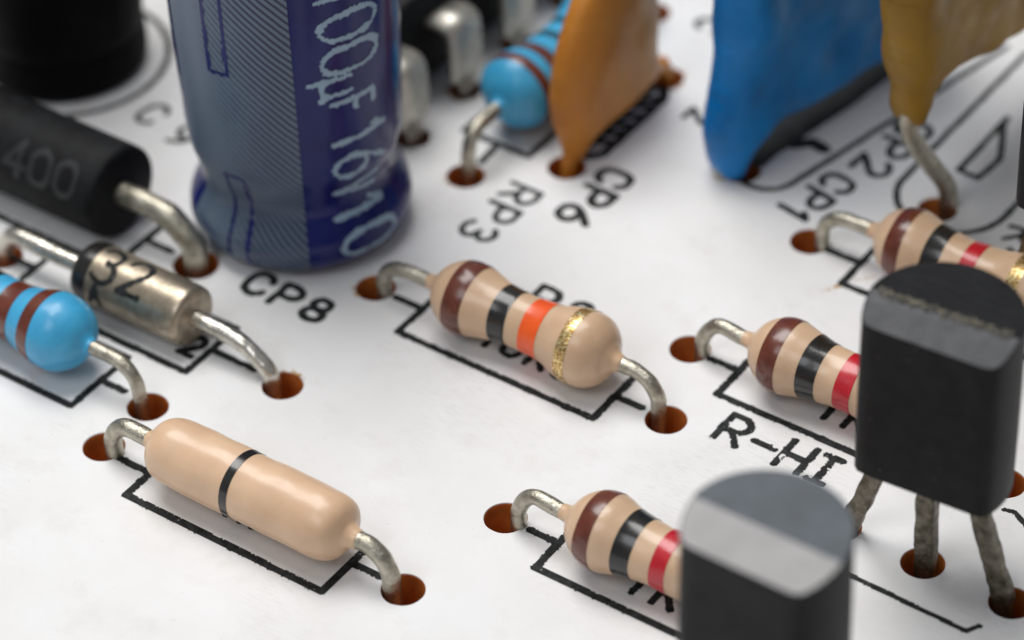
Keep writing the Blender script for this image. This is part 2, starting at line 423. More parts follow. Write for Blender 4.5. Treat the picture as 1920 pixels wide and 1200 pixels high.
# black screen print, plus some shade painted as ink ------------------------------------------------
LW = 0.235
def lines(L, w=LW, **k): return print_flat('printed_outline_or_shade', L, w, board, **k)
def box(x0, x1, y0, y1, tl=None, tr=None, w=LW, seed=0.0):
    S = [[(x0, y0), (x1, y0), (x1, y1), (x0, y1), (x0, y0)]]
    if tl: S.append([(x0, tl[1]), (tl[0], tl[1])])
    if tr: S.append([(x1, tr[1]), (tr[0], tr[1])])
    return lines(S, w, seed=seed)
box(-4.42, 2.16, -11.50, -9.35, (-5.45, -10.49), (3.10, -10.22), seed=1)
box(-2.38, 4.22, -2.17, .15, (-3.34, -.99), (5.08, -1.08), seed=2)
box(6.22, 12.8, -7.74, -5.4, (5.31, -6.67), (13.8, -6.67), seed=3)
box(6.48, 13.2, .52, 2.9, (5.56, 1.66), (14.2, 1.66), seed=4)
box(-12.8, -6.26, -6.77, -4.55, (-13.7, -5.65), (-4.72, -5.64), seed=5)
box(-14.6, -8.0, -9.60, -7.2, (-15.6, -8.33), (-7.16, -8.33), seed=6)
box(-19.0, -10.98, -4.42, -1.4, (-20, -2.9), (-10.0, -2.9), seed=7)
box(6.86, 13.5, 6.42, 8.7, (5.6, 7.5), (14.5, 7.5), seed=8)
lines([[(-6.3, 13), (-6.3, 6.42), (-3.96, 6.42), (-3.96, 13), (-6.3, 13)], [(-4.98, 5.4), (-5.05, 6.42)]], seed=9)
lines([[(-3.35, 7.7), (-3.1, 7.42), (-2.4, 7.42), (-2.15, 7.7), (-2.15, 11.0), (-2.4, 11.4), (-3.1, 11.4), (-3.35, 11.0), (-3.35, 7.7)],
       [(-3.2, 8.2), (-2.3, 8.9)], [(-3.2, 9.2), (-2.3, 9.9)], [(-3.2, 10.2), (-2.3, 10.9)], [(-3.2, 7.8), (-2.4, 8.3)], [(-3.2, 8.8), (-2.4, 9.3)], [(-3.2, 9.8), (-2.4, 10.4)], [(-2.75, 7.7), (-2.75, 11.2)]], 0.3, seed=10)
lines([arc(2.35, 9.75, .95, .95, 250, 350) + [(4.25, 14.2), (5.2, 19)]], 0.2, seed=11)
lines([[(1.95, 9.9), (2.0, 12), (2.3, 19)], [(2.0, 10.6), (2.35, 13), (2.8, 19)], [(2.1, 11.3), (2.6, 14), (3.1, 19)], [(2.0, 12), (1.9, 19)], [(1.85, 10.0), (1.6, 11.3), (1.6, 15)], [(1.75, 10.2), (1.25, 11.6), (1.2, 15)], [(2.35, 11.2), (2.75, 11.6), (3.2, 11.5)]], 0.45, seed=16)  # partly print, partly shade beneath the blue capacitor painted in as ink
lines([[(5.88, 19), (5.88, 11.6)] + arc(7.56, 11.6, 1.68, 1.68, 180, 360, 16) + [(9.24, 19)], [(7.0, 15.8), (7.05, 12.8), (7.7, 12.75), (7.8, 13.9), (7.05, 15.5)]], 0.2, seed=12)
lines([[(12.75, -3.5), (16.54, -3.62), (16.74, -3.28)]], 0.16, seed=13)
lines([[(15.2, 0.8), (15.5, .85), (16.0, .55)]], 0.16, seed=14)
for rr, w, sd in ((3.12, 0.22, 15), (6.6, .16, 0)):
    if sd: lines([arc(-18.9, 2.8, rr, rr, 0, 360, 60)], w, seed=sd)
def label_print(txt, o, ang, h, w=0.17, gap=0.3, wide=1.0, **k):
    S, L = text_strokes(txt, h, gap, wide); return print_flat('printed_text', place(S, o, ang), w, board, **k)
label_print('CP8', (-7.33, -3.12), 0, .92, .235, .42, 1.25, seed=21)
label_print('R-HI', (7.33, -1.00), 0, 1.06, .22, .26, 1.15, seed=22, skip=.52)
label_print('RP3', (-3.62, 5.12), -90, 1.04, .19, .34, 1.12, seed=23)
label_print('CP6', (-1.72, 7.30), -90, 1.02, .25, .34, 1.15, seed=24)
label_print('CP1', (3.98, 10.75), -101, .98, .22, .36, 1.15, seed=25)
label_print('CP2', (4.45, 14.2), -93, 1.05, .22, .36, 1.2, seed=26)
label_print('R8', (-.10, .72), 0, 1.0, .22, .42, 1.2, seed=27)
label_print('10KJ', (-.2, -1.32), 0, .88, .2, .36, 1.1, seed=28)
label_print('R9', (-1.7, -10.62), 0, .85, .2, .3, 1.0, seed=29)
label_print('1K', (8.6, -7.12), 0, .9, .22, .5, 1.1, seed=30)
label_print('1K', (9.2, 1.28), 0, .9, .22, .5, 1.1, seed=31)
label_print('2', (-7.0, -6.2), 0, .8, .22, seed=32)
label_print('2', (-1.15, 11.1), -90, .95, .19, seed=33)
label_print('C', (-3.5, 15.3), -90, .95, .2, seed=34)
label_print('C9', (-15.2, 1.5), -12, 1.0, .18, .9, 1.1, seed=35)
label_print('R4', (9.6, 11.3), -80, 1.0, .18, .36, 1.1, seed=36)

M['flux'] = paint('amber_flux', (0.62, 0.42, 0.20), (0.46, 0.26, 0.10), 0.3)
def flux(S, w, sd):
    o = print_flat('flux_residue', S, w, board, z=.003, rag=.07, cell=.03, seed=sd, skip=.12); o.data.materials[0] = M['flux']
for hx, hy, rr, a0, a1, sd in ((-7.38, 5.3, .56, 180, 330, 1), (-7.5, 8.1, .57, 200, 350, 2), (-4.96, 4.63, .62, 100, 260, 3), (-2.72, 11.95, .63, -60, 60, 4), (-3.66, -5.74, .62, 60, 130, 6), (-4.06, -.97, .62, 200, 250, 8)):
    flux([arc(hx, hy, rr, rr, a0, a1, 14)], .05, sd + .4)
flux([[(6.75, 6.55), (7.1, 6.75), (7.5, 7.15)], [(6.9, 6.35), (6.6, 5.8)]], .07, 9.1)

# ---------------------------------------------------------------- banded resistors
def band(prof, c, w, mat, parent, label, seed):
    bm = lathe(prof, 'X', 64, c-w/2, c+w/2, off=.011, wob=.035, seed=seed, cap=False)
    # thin painted film that closes onto the body
    o = link('colour_band', bm, mat, parent); o['label'] = label; return o
DOG = smooth_prof([(0, .215), (.2, .25), (.33, .36), (.42, .52), (.56, .70), (.75, .86), (1.0, .99), (1.3, 1.06), (1.6, 1.05), (1.95, .96), (2.3, .88),
       (2.7, .82), (3.1, .795), (3.6, .80), (4.0, .83), (4.35, .90), (4.7, 1.01), (5.05, 1.08), (5.35, 1.085), (5.65, 1.02), (5.88, .88), (6.04, .70), (6.15, .48), (6.3, .31), (6.52, .215)])
def lead_pts(x_body, x_hole, z, hump=0.0, y0=0.0, y1=0.0, reach=0.55):
    d = 1 if x_hole > x_body else -1
    L = abs(x_hole - x_body)
    return [(x_body - .3*d, y0, z), (x_body + .12*d, y0, z), (x_body + (L*reach)*d, y0*.6 + y1*.4, z - .02 + hump), (x_hole - .27*d, y0*.3+y1*.7, z - .22 + hump*.6),
            (x_hole - .03*d, y1, z - .62), (x_hole, y1, 0.1), (x_hole, y1, -1.15)]
def make_resistor(label, x0, y, zc, prof, mat, bands, holeL, holeR, group, seed, body_len=6.52, axis='X', loc=None, yl=0.0, yr=0.0, cat='resistor', name='resistor', leadmat='lead', rad=.215, hump=0.0):
    t = thing(name, loc if loc else (x0, y, 0), label, cat, group)
    def fix(o, bmz=zc):
        if axis == 'Y': o.rotation_euler = (0, 0, PI/2)
        return o
    b = link('body', lathe(prof, 'X', 64, wob=.035, seed=seed), mat, t); b.location = (0, 0, zc); fix(b)
    for c, w, mt, lb in bands:
        q = band(prof, c, w, mt, b, lb, seed)
    l = link('lead', tube(lead_pts(0.05, holeL, zc, hump, 0, yl), rad, seed=seed*3.1, wob=.022), M[leadmat], t); fix(l)
    l = link('lead', tube(lead_pts(body_len-.05, holeR, zc, 0, 0, yr, .42), rad, seed=seed*5.7, wob=.022), M[leadmat], t); fix(l)
    return t
BR = [(1.36, .50, M['brown'], 'dark brown band'), (2.74, .48, M['black_paint'], 'black band')]
G1 = 'tan banded resistors lying in parallel rows'
make_resistor('tan dog-bone resistor in the centre with brown, black, orange and glittering gold bands', -2.10, -1.0, 1.17, DOG, M['tan'],
              [(1.46, .60, M['brown'], 'dark brown band'), (2.83, .54, M['black_paint'], 'black band'), (3.88, .60, M['orange'], 'bright orange band'), (5.12, .34, M['gold'], 'glittering gold band')],
              -1.62, 7.68, G1, 1)
RBL = [(1.22, .50, M['brown'], 'reddish brown band'), (2.34, .50, M['black_paint'], 'black band'), (3.40, .46, M['red'], 'crimson red band'), (4.9, .40, M['gold'], 'gold band')]
make_resistor('tan resistor with brown, black and red bands, half hidden by the front transistor', 6.34, -6.65, 1.20, DOG, M['tan'], RBL, -1.40, 7.6, G1, 2, hump=.1)
make_resistor('tan resistor with a red band above the R-HI print, cut off by the sharp transistor', 6.60, 1.70, 1.21, DOG, M['tan'], [(1.26, .56, M['brown'], 'reddish brown band'), (2.40, .54, M['black_paint'], 'black band'), (3.50, .52, M['red'], 'crimson red band'), (4.9, .40, M['gold'], 'gold band')], -1.36, 7.6, G1, 3, hump=.1)
make_resistor('blurred tan resistor with red band at the right edge, behind the black transistor', 7.05, 7.55, 1.30, DOG, M['tan'], RBL, -1.50, 7.5, G1, 4)

# zero-ohm link: fat peach cylinder with one black band
STR = smooth_prof([(0, .25), (.16, .29), (.26, .40), (.32, .56), (.42, .70), (.60, .83), (.85, .905), (1.2, .935), (2.0, .94), (3.0, .94), (4.0, .94), (5.0, .95), (5.7, .95), (6.1, .92),
       (6.36, .84), (6.52, .70), (6.62, .52), (6.70, .38), (6.84, .30), (7.02, .25)])
make_resistor('peach cylindrical resistor with a single thin black band, nearest the lower left corner', -4.38, -10.4, 1.20, STR, M['peach'],
              [(3.26, .25, M['black_paint'], 'thin black band')], -1.36, 7.98, None, 5, body_len=7.02, rad=.25, hump=.05)

# blue resistors
BLUE = smooth_prof([(0, .22), (.12, .26), (.22, .38), (.32, .58), (.48, .78), (.70, .95), (1.0, 1.08), (1.3, 1.10), (1.65, 1.06), (2.0, .98), (2.4, .90), (2.8, .86), (3.5, .84),
        (4.2, .86), (4.8, .96), (5.3, 1.06), (5.7, 1.06), (6.0, .95), (6.2, .75), (6.35, .5), (6.5, .3), (6.7, .22)])
BB = [(1.70, .42, M['brown'], 'brown band'), (2.68, .56, M['brown'], 'wide brown band'), (3.7, .4, M['black_paint'], 'black band'), (4.6, .4, M['black_paint'], 'black band'), (5.6, .35, M['brown'], 'brown band')]
BLUE2 = [(a*.97, b*1.09 if b > .4 else b) for a, b in BLUE]
M['dark_teal'] = paint('dark_teal_paint', (0.006, 0.05, 0.085), None, 0.35)
BB2 = [(1.12, .34, M['brown'], 'brown band'), (1.98, .5, M['brown'], 'wide brown band'), (3.0, .3, M['dark_teal'], 'dark band'), (3.8, .3, M['dark_teal'], 'dark band'), (5.3, .35, M['brown'], 'brown band')]
G2 = 'sky blue banded resistors'
t = make_resistor('sky blue resistor with brown bands at the left edge beside the silvery diode', -8.0, -8.47, 1.28, BLUE, M['blue'], BB, -1.55, 8.1, G2, 6, body_len=6.7, rad=.20)
t.rotation_euler = (0, 0, PI)     # banded end towards the hole on the right
t = make_resistor('sky blue resistor with brown bands standing behind the ochre disc capacitor', -4.96, 6.25, 1.45, BLUE2, M['blue'], BB2, -1.45, 8.1, G2, 7, body_len=6.7, rad=.22)
t.rotation_euler = (0, 0, PI/2)

# ---------------------------------------------------------------- silvery glass diode marked 32
dio = thing('diode', (-6.65, -5.70, 0), 'silvery diode marked 32 with a black end ring, beside the sky blue resistor', 'diode', None, PI)
DZ = 1.0
DPR = smooth_prof([(0, .22), (.02, .46), (.06, .74), (.14, .86), (.35, .895), (1.0, .90), (2.0, .90), (3.0, .90), (3.6, .90), (3.8, .87), (3.92, .78), (4.0, .5), (4.05, .22)], 4)
dbody = link('body', lathe(DPR, 'X', 64, wob=.015, seed=11), M['glass_body'], dio); dbody.location = (0, 0, DZ)
cb = link('cathode_ring', lathe(DPR, 'X', 64, 3.34, 3.97, off=.012, wob=.015, seed=11, cap=False), M['black_paint'], dbody); cb['label'] = 'black end ring'
RNOM = .9
# in the turned frame of the diode the lettering runs along -X, tops towards the far side
def wrap_text(ch, par, prof, mat, x, deg, h, w, wide=1.1, rn=.9, seed=1):
    global RNOM
    RNOM = rn
    for c in ch:
        S, L = text_strokes(c, h, 0, wide)
        print_round('printed_text', S, w, prof, par, mat, 'X', math.radians(deg), x, sgn=-1, off=.014, rag=.03, seed=seed)
        x -= L + .26*h; seed += 1.7
wrap_text('32', dbody, DPR, M['ink'], 3.2, 36, 1.15, .17)
wrap_text('A', dbody, DPR, M['ink'], 3.15, -12, .62, .15, seed=4)
link('lead', tube([(.3, 0, DZ), (-.1, 0, DZ), (-.75, 0, DZ - .02), (-1.5, 0, DZ - .12), (-2.15, 0, DZ-.42), (-2.55, .02, .25), (-2.62, .04, -.3), (-2.62, .04, -1.15)], .25, seed=3, wob=.03), M['bright_lead'], dio)
link('lead', tube([(3.8, 0, DZ), (4.2, 0, DZ), (5.2, 0, DZ), (6.5, 0, DZ+.02), (6.95, 0, DZ-.2), (7.2, 0, .35), (7.25, 0, -.3), (7.25, 0, -1.15)], .27, seed=4, wob=.012), M['bright_lead'], dio)

# ---------------------------------------------------------------- large black diode
bd = thing('power_diode', (-11.6, -2.95, 0), 'blurred black cylinder diode with thick grey lead, left of the navy capacitor', 'diode', None, PI)
BZ = 1.5
BPR = [(0, .42), (.01, 1.30), (.07, 1.40), (.3, 1.42), (4, 1.42), (7.6, 1.42), (7.75, 1.36), (7.8, .4)]
bb = link('body', lathe(BPR, 'X', 64, wob=.01, seed=12), M['diode_black'], bd, smooth=True); bb.location = (0, 0, BZ)
RNOM = 1.42
wrap_text('400', bb, BPR, M['dim_print'], 3.3, 14, 1.0, .2, 1.2, 1.42, 5)
link('lead', tube([(.3, 0, BZ), (-.2, 0, BZ), (-1.0, 0, BZ), (-1.75, 0, BZ-.1), (-2.3, .02, BZ-.5), (-2.55, .02, .7), (-2.6, .02, 0), (-2.6, .02, -1.15)], .37, seed=6, wob=.03), M['lead'], bd)
link('lead', tube([(7.6, 0, BZ), (8.0, 0, BZ), (8.5, 0, BZ-.1), (8.9, 0, BZ-.6), (9.0, 0, .3), (9.0, 0, -1.15)], .37, seed=7, wob=.02), M['lead'], bd)

# ---------------------------------------------------------------- navy electrolytic capacitor
ec = thing('electrolytic_capacitor', (-7.84, .53, 0), 'tall navy blue electrolytic capacitor with pale stripe, marked 100uF 16V, standing on the board', 'capacitor')
EPR = smooth_prof([(.06, 2.35), (.12, 2.62), (.3, 2.92), (.6, 3.15), (.95, 3.22), (1.3, 3.16), (1.65, 2.97), (1.95, 2.80), (2.25, 2.74), (2.6, 2.80), (3.0, 2.93), (3.6, 3.07), (4.5, 3.11),
       (6.0, 3.16), (8.0, 3.22), (11, 3.26), (12.2, 3.22), (12.6, 3.0)], 5)
sl = link('sleeve', lathe(EPR, 'Z', 128, wob=.015, seed=13, cap=False), M['can_blue'], ec)
sp = [(.0, 0.01), (0.0, 2.3), (.3, 2.35), (.31, .01)]
seal = link('seal', lathe([(.02, 2.2), (.5, 2.5), (.9, 2.5)], 'Z', 64), M['rubber'], ec)
tp = link('top', lathe([(12.3, 2.98), (12.6, 2.95), (12.55, 2.6)], 'Z', 96), M['bright_lead'], ec)
AZ = math.atan2(-57.67 - .45, 43.16 + 7.95)         # towards the viewer, about -49 degrees
def shell(name, a0, a1, z0, z1, mat, parent, off=.012, na=60, edge=0.0):
    bm = bmesh.new(); zs = [z0 + (z1-z0)*i/90 for i in range(91)]; G_ = []
    for z in zs:
        row = []
        for k in range(na+1):
            a = a0 + (a1-a0)*k/na
            if edge and k in (0, na): a += edge*noise.noise(Vector((z*9, k, 0)))
            rr = interp(EPR, z) + off; row.append(bm.verts.new((rr*math.cos(a), rr*math.sin(a), z)))
        G_.append(row)
    for A, B in zip(G_, G_[1:]):
        for k in range(na): bm.faces.new((A[k], A[k+1], B[k+1], B[k]))
    bmesh.ops.recalc_face_normals(bm, faces=bm.faces)
    return link(name, bm, mat, parent)
def stripe_mat():
    mt, nt, b = new_mat('hatched_pale_stripe')
    v = objco(nt); sx = nt.nodes.new('ShaderNodeSeparateXYZ'); nt.links.new(v, sx.inputs[0])
    at = nt.nodes.new('ShaderNodeMath'); at.operation = 'ARCTAN2'; nt.links.new(sx.outputs[1], at.inputs[0]); nt.links.new(sx.outputs[0], at.inputs[1])
    def mth(op, a, bb_, c=None):
        n = nt.nodes.new('ShaderNodeMath'); n.operation = op
        for i, x in enumerate((a, bb_, c)):
            if x is None: continue
            if isinstance(x, (int, float)): n.inputs[i].default_value = x
            else: nt.links.new(x, n.inputs[i])
        return n.outputs[0]
    ang = mth('MULTIPLY', at.outputs[0], 3.1)
    # diagonal hatch that falls to the right
    wv = tex_noise(nt, 1.2, 2, v)
    ph = mth('ADD', mth('MULTIPLY', sx.outputs[2], 3.9), mth('MULTIPLY', ang, 4.3))
    ph = mth('ADD', ph, mth('MULTIPLY', wv.outputs[0], .3))
    fr = mth('FRACT', ph, None)
    # hatch fades at the left of the stripe and where the stripe turns solid
    nz = tex_noise(nt, .55, 2, v); gr = tex_noise(nt, 26, 2, v)
    thr = mth('ADD', mth('MULTIPLY', mth('SUBTRACT', ang, -5.3), .27), mth('MULTIPLY', mth('SUBTRACT', nz.outputs[0], .5), .9))
    thr = mth('ADD', thr, mth('MULTIPLY', mth('SUBTRACT', gr.outputs[0], .5), .5))
    thr = mth('MINIMUM', mth('MAXIMUM', thr, 0.0), .42)
    hit = mth('LESS_THAN', fr, thr)
    mx = nt.nodes.new('ShaderNodeMixRGB'); mx.inputs[1].default_value = (.105, .150, .215, 1); mx.inputs[2].default_value = (.008, .012, .050, 1)
    nt.links.new(hit, mx.inputs[0])
    nt.links.new(mx.outputs[0], b.inputs['Base Color'])
    b.inputs['Roughness'].default_value = .38
    return mt
M['stripe'] = stripe_mat()
SA0, SA1 = AZ - math.radians(74), AZ + math.radians(.8)
shell('pale_stripe', SA0, SA1, .14, 12.2, M['stripe'], sl, .010, 70, edge=.004)
RNOM = 3.1
def minus(z0, z1, ac, wid):
    a = ac*RNOM
    S = [[(-wid/2, z0), (wid/2, z0), (wid/2, z1), (-wid/2, z1), (-wid/2, z0)]]
    print_round('printed_minus', S, .13, EPR, sl, M['can_blue'], 'Z', ac, 0, 1, off=.020, rag=.02, cell=.05, seed=ac*3, swap=True)
minus(.25, 3.47, AZ - math.radians(37), .62)
minus(7.14, 10.4, AZ - math.radians(38), .58)
# lettering reads downwards, tops of the letters to the right
for ch, zc_, wid, a_, h_ in (('1', 9.62, .62, 15, 1.8), ('0', 8.55, .82, 15, 1.8), ('0', 7.45, .82, 15, 1.8), ('u', 6.55, .66, 14, 1.25), ('F', 5.86, .40, 19, 1.35),
                        ('1', 4.68, .46, 18, 1.8), ('6', 3.72, .74, 18, 1.8), ('V', 2.78, .48, 19, 1.5), ('1', 1.90, .46, 18, 1.8), ('0', 1.04, .70, 19, 1.85)):
    w0 = G[ch][0]; S, L = text_strokes(ch, h_, 0, wid/(w0*h_)); L = w0*h_*wid/(w0*h_)
    print_round('printed_text', S, .175, EPR, sl, M['can_print'], 'Z', AZ + math.radians(a_), zc_ + wid/2, sgn=-1, off=.014, rag=.055, cell=.035, seed=zc_)

# ---------------------------------------------------------------- black can at the far left
bc = thing('black_capacitor', (-18.9, 2.7, 0), 'large pitch black cylindrical capacitor in the upper left corner', 'capacitor')
link('can', lathe(smooth_prof([(.05, 2.3), (.15, 2.48), (.5, 2.58), (1.2, 2.55), (1.5, 2.5), (1.9, 2.56), (4, 2.62), (9, 2.66), (12, 2.6)], 4), 'Z', 96, wob=.01, seed=14), M['black_can'], bc)
link('base_ring', lathe([(.03, 2.36), (.10, 2.42), (.12, 2.0)], 'Z', 96), M['rubber'], bc)

# ---------------------------------------------------------------- solid epoxy-dipped bodies
def dipped(outline, thick, name, mat, parent, dirv, nrm, edge=.5, n=3, wob=.05, seed=0.0):
    """outline [(s, z)] in the plane spanned by dirv and Z, inflated to a pillow of real thickness"""
    O = [Vector((p[0], p[1], 0)) for p in outline]
    O = O + [O[0]]
    P = []
    for a_ in range(len(outline)):
        p0, p1, p2, p3 = (Vector((*outline[(a_+k-1) % len(outline)], 0)) for k in range(4))
        for k in range(n):
            t_ = k/n
            P.append(0.5*((2*p1) + (p2-p0)*t_ + (2*p0-5*p1+4*p2-p3)*t_*t_ + (3*p1-p0-3*p2+p3)*t_**3))
    # raster columns inside the outline, thickness from distance to the edge
    def dist(px, py):
        d = 9; ins = False; m_ = len(P)
        for i in range(m_):
            a, b = P[i], P[(i+1) % m_]
            dx, dy = b.x-a.x, b.y-a.y; L2 = dx*dx+dy*dy or 1e-9
            t_ = max(0, min(1, ((px-a.x)*dx+(py-a.y)*dy)/L2)); d = min(d, math.hypot(px-a.x-dx*t_, py-a.y-dy*t_))
            if (a.y > py) != (b.y > py) and px < (b.x-a.x)*(py-a.y)/(b.y-a.y)+a.x: ins = not ins
        return d, ins
    verts = [Vector((p.x, p.y)) for p in P]; m_ = len(verts); edges = [(i, (i+1) % m_) for i in range(m_)]
    xs = [p.x for p in P]; ys = [p.y for p in P]; h = .2
    dd = [0.0]*m_
    # inner contour rows close to the rim, then a grid
    x = min(xs)
    while x < max(xs):
        y = min(ys)
        while y < max(ys):
            d, ins = dist(x, y)
            if ins and d > .04: verts.append(Vector((x, y)))
            y += h
        x += h
    for f_ in (.03, .09):
        for i in range(m_):
            a, b = P[i-1], P[(i+1) % m_]; t_ = (b-a).normalized(); nn = Vector((-t_.y, t_.x, 0))
            for sg in (1, -1):
                q = P[i] + nn*f_*sg; d, ins = dist(q.x, q.y)
                if ins and d > f_*.6: verts.append(Vector((q.x, q.y)))
    V, E_, F, *_r = geometry.delaunay_2d_cdt(verts, edges, [], 1, 1e-5)
    bm = bmesh.new(); fr = []; bk = []
    for v in V:
        d, ins = dist(v.x, v.y)
        if d < 1e-4: d = 0
        k = min(1.0, d/edge); prof_ = math.sqrt(max(0, 1-(1-k)**2))
        w_ = thick/2*prof_*(1 + wob*2*noise.noise(Vector((v.x*.7, v.y*.7, seed))))
        base = Vector((dirv[0]*v.x, dirv[1]*v.x, v.y))
        nv = Vector((nrm[0], nrm[1], 0))
        a = bm.verts.new(base + nv*w_)
        b = a if d == 0 else bm.verts.new(base - nv*w_)
        fr.append(a); bk.append(b)
    for f in F:
        try: bm.faces.new([fr[i] for i in f])
        except ValueError: pass
        try: bm.faces.new([bk[i] for i in reversed(f)])
        except ValueError: pass
    bmesh.ops.recalc_face_normals(bm, faces=bm.faces)
    return link(name, bm, mat, parent)
# ochre disc capacitor: lens-shaped disc on edge with coated legs
dc = thing('disc_capacitor', (-2.7, 6.6, 0), 'ochre brown ceramic disc capacitor on edge above the CP6 print', 'capacitor')
disc_out = [(0.1, .22), (-.05, .75), (-.32, 1.5), (-.45, 2.5), (-.25, 3.6), (0.3, 4.7), (1.05, 5.7), (2.1, 6.3), (3.1, 6.1), (3.9, 5.3), (4.45, 4.1), (4.6, 3.0), (4.55, 1.9), (4.75, 1.2), (5.35, .5), (5.45, .1),
            (5.1, .12), (4.6, .65), (3.9, .55), (2.7, .42), (1.6, .5), (.95, .42), (.5, .1), (.25, .0)]
dipped(disc_out, 1.6, 'disc', M['disc'], dc, (0, 1), (1, 0), edge=1.7, wob=.06, seed=2)
link('lead', tube([(0, .35, .7), (0, .22, .3), (0, .12, -.1), (0, .10, -1.1)], .25, wob=.03), M['disc'], dc)
link('lead', tube([(0, 5.1, .7), (0, 5.3, .3), (0, 5.38, -.1), (0, 5.38, -1.1)], .25, wob=.03), M['disc'], dc)
# deep blue dipped capacitor
bl = thing('film_capacitor', (1.45, 9.0, 0), 'large deep blue dipped capacitor with a pointed leg above the CP1 print', 'capacitor')
bo = [(-.18, -.1), (-.5, .3), (-.72, .95), (-.85, 1.8), (-.7, 2.5), (-.45, 3.2), (-.35, 4.4), (-.4, 5.8), (-.45, 8.4), (-.45, 11), (-.2, 12.8), (.6, 13.6), (4, 13.9), (7.5, 13.6), (8.7, 12.6), (8.9, 9), (8.8, 3.5), (8.5, 2.0), (8.1, 1.0), (7.7, .1), (7.3, .2), (6.6, 1.0), (5.0, .95), (3.4, .98), (2.1, 1.05), (1.15, 1.12),
      (.6, .75), (.28, .3), (.06, -.1)]
dipped(bo, 1.7, 'body', M['blue_epoxy'], bl, (.2, .98), (.98, -.2), edge=.9, wob=.16, seed=4)
link('lead', tube([(-.06, -.28, .5), (-.08, -.2, 0), (-.1, .2, -.5), (-.1, .3, -1.1)], .24, wob=.02), M['lead'], bl)
link('lead', tube([(1.45, 7.35, .6), (1.3, 7.3, 0), (1.25, 7.3, -1.1)], .24, wob=.02), M['lead'], bl)
# mustard dipped capacitor
ye = thing('yellow_capacitor', (7.05, 9.35, 0), 'mustard yellow dipped capacitor on a long bent lead in the upper right corner', 'capacitor')
yo = [(0, 3.9), (-.25, 4.6), (-.45, 5.6), (-.7, 6.8), (-.85, 8.4), (-.85, 12), (-.3, 13.8), (1.5, 14.4), (6, 14.4), (9.5, 13.9), (10.4, 11), (10.2, 6), (9.4, 4.4), (8.6, 3.9), (7.6, 3.5), (5.6, 3.7), (3.6, 4.2), (2.2, 4.6), (1.3, 4.9), (.8, 4.7), (.4, 4.1), (.2, 3.8)]
dipped(yo, 1.8, 'body', M['yellow_epoxy'], ye, (0, 1), (1, 0), edge=.95, wob=.2, seed=6)
link('lead', tube([(0, .15, 4.6), (.02, .2, 3.6), (.1, .6, 2.7), (.3, 1.2, 1.7), (.5, 1.7, .8), (.55, 1.85, 0), (.55, 1.85, -1.1)], .28, wob=.03), M['lead'], ye)
link('lead', tube([(0, 8.6, 4.4), (.1, 9.0, 3.0), (.3, 9.35, 1.4), (.4, 9.4, 0), (.4, 9.4, -1.1)], .28, wob=.03), M['lead'], ye)

# ---------------------------------------------------------------- black chip with bent pins, top
ic = thing('chip', (-7.5, 5.3, 0), 'black chip with wide silver bent pins behind the navy capacitor', 'chip')
def rounded_box(x0, x1, y0, y1, z0, z1, bev):
    bm = bmesh.new(); bmesh.ops.create_cube(bm, size=1)
    for v in bm.verts:
        v.co = Vector((x0 if v.co.x < 0 else x1, y0 if v.co.y < 0 else y1, z0 if v.co.z < 0 else z1))
    bmesh.ops.bevel(bm, geom=bm.edges[:], offset=bev, segments=3, profile=.5, affect='EDGES'); return bm
link('body', rounded_box(-7.0, -.85, -1.3, 24, .45, 3.7, .18), M['ic'], ic)
def make_pin(y):
    path = [(-1.0, 2.55), (-.55, 2.55), (-.25, 2.52), (-.08, 2.4), (0, 2.15), (.02, 1.5), (.02, .8), (.02, 0), (.02, -1.1)]
    P = catmull([(a, 0, b) for a, b in path], 5); bm = bmesh.new(); rows = []
    for i, p in enumerate(P):
        t_ = (P[min(i+1, len(P)-1)] - P[max(i-1, 0)]).normalized(); nn = Vector((t_.z, 0, -t_.x)) * -1
        w_ = .74 if p.z > .75 else (.74 - (.75-p.z)/.4*.42 if p.z > .35 else .32)
        rows.append([bm.verts.new(p + Vector((0, sy*w_, 0)) + nn*q*.14) for sy, q in ((-1, -1), (1, -1), (1, 1), (-1, 1))])
    for A, B in zip(rows, rows[1:]):
        for k in range(4): bm.faces.new((A[k], A[(k+1) % 4], B[(k+1) % 4], B[k]))
    bm.faces.new(rows[0]); bm.faces.new(rows[-1]); bmesh.ops.recalc_face_normals(bm, faces=bm.faces)
    bmesh.ops.bevel(bm, geom=[e for e in bm.edges if len(e.link_faces) == 2 and e.calc_face_angle(0) > .8], offset=.04, segments=2, affect='EDGES')
    return bm
for k in range(5):
    o = link('pin', make_pin(0), M['ic_pin'], ic); o.location = (.10 - .06*k, k*2.82, 0)

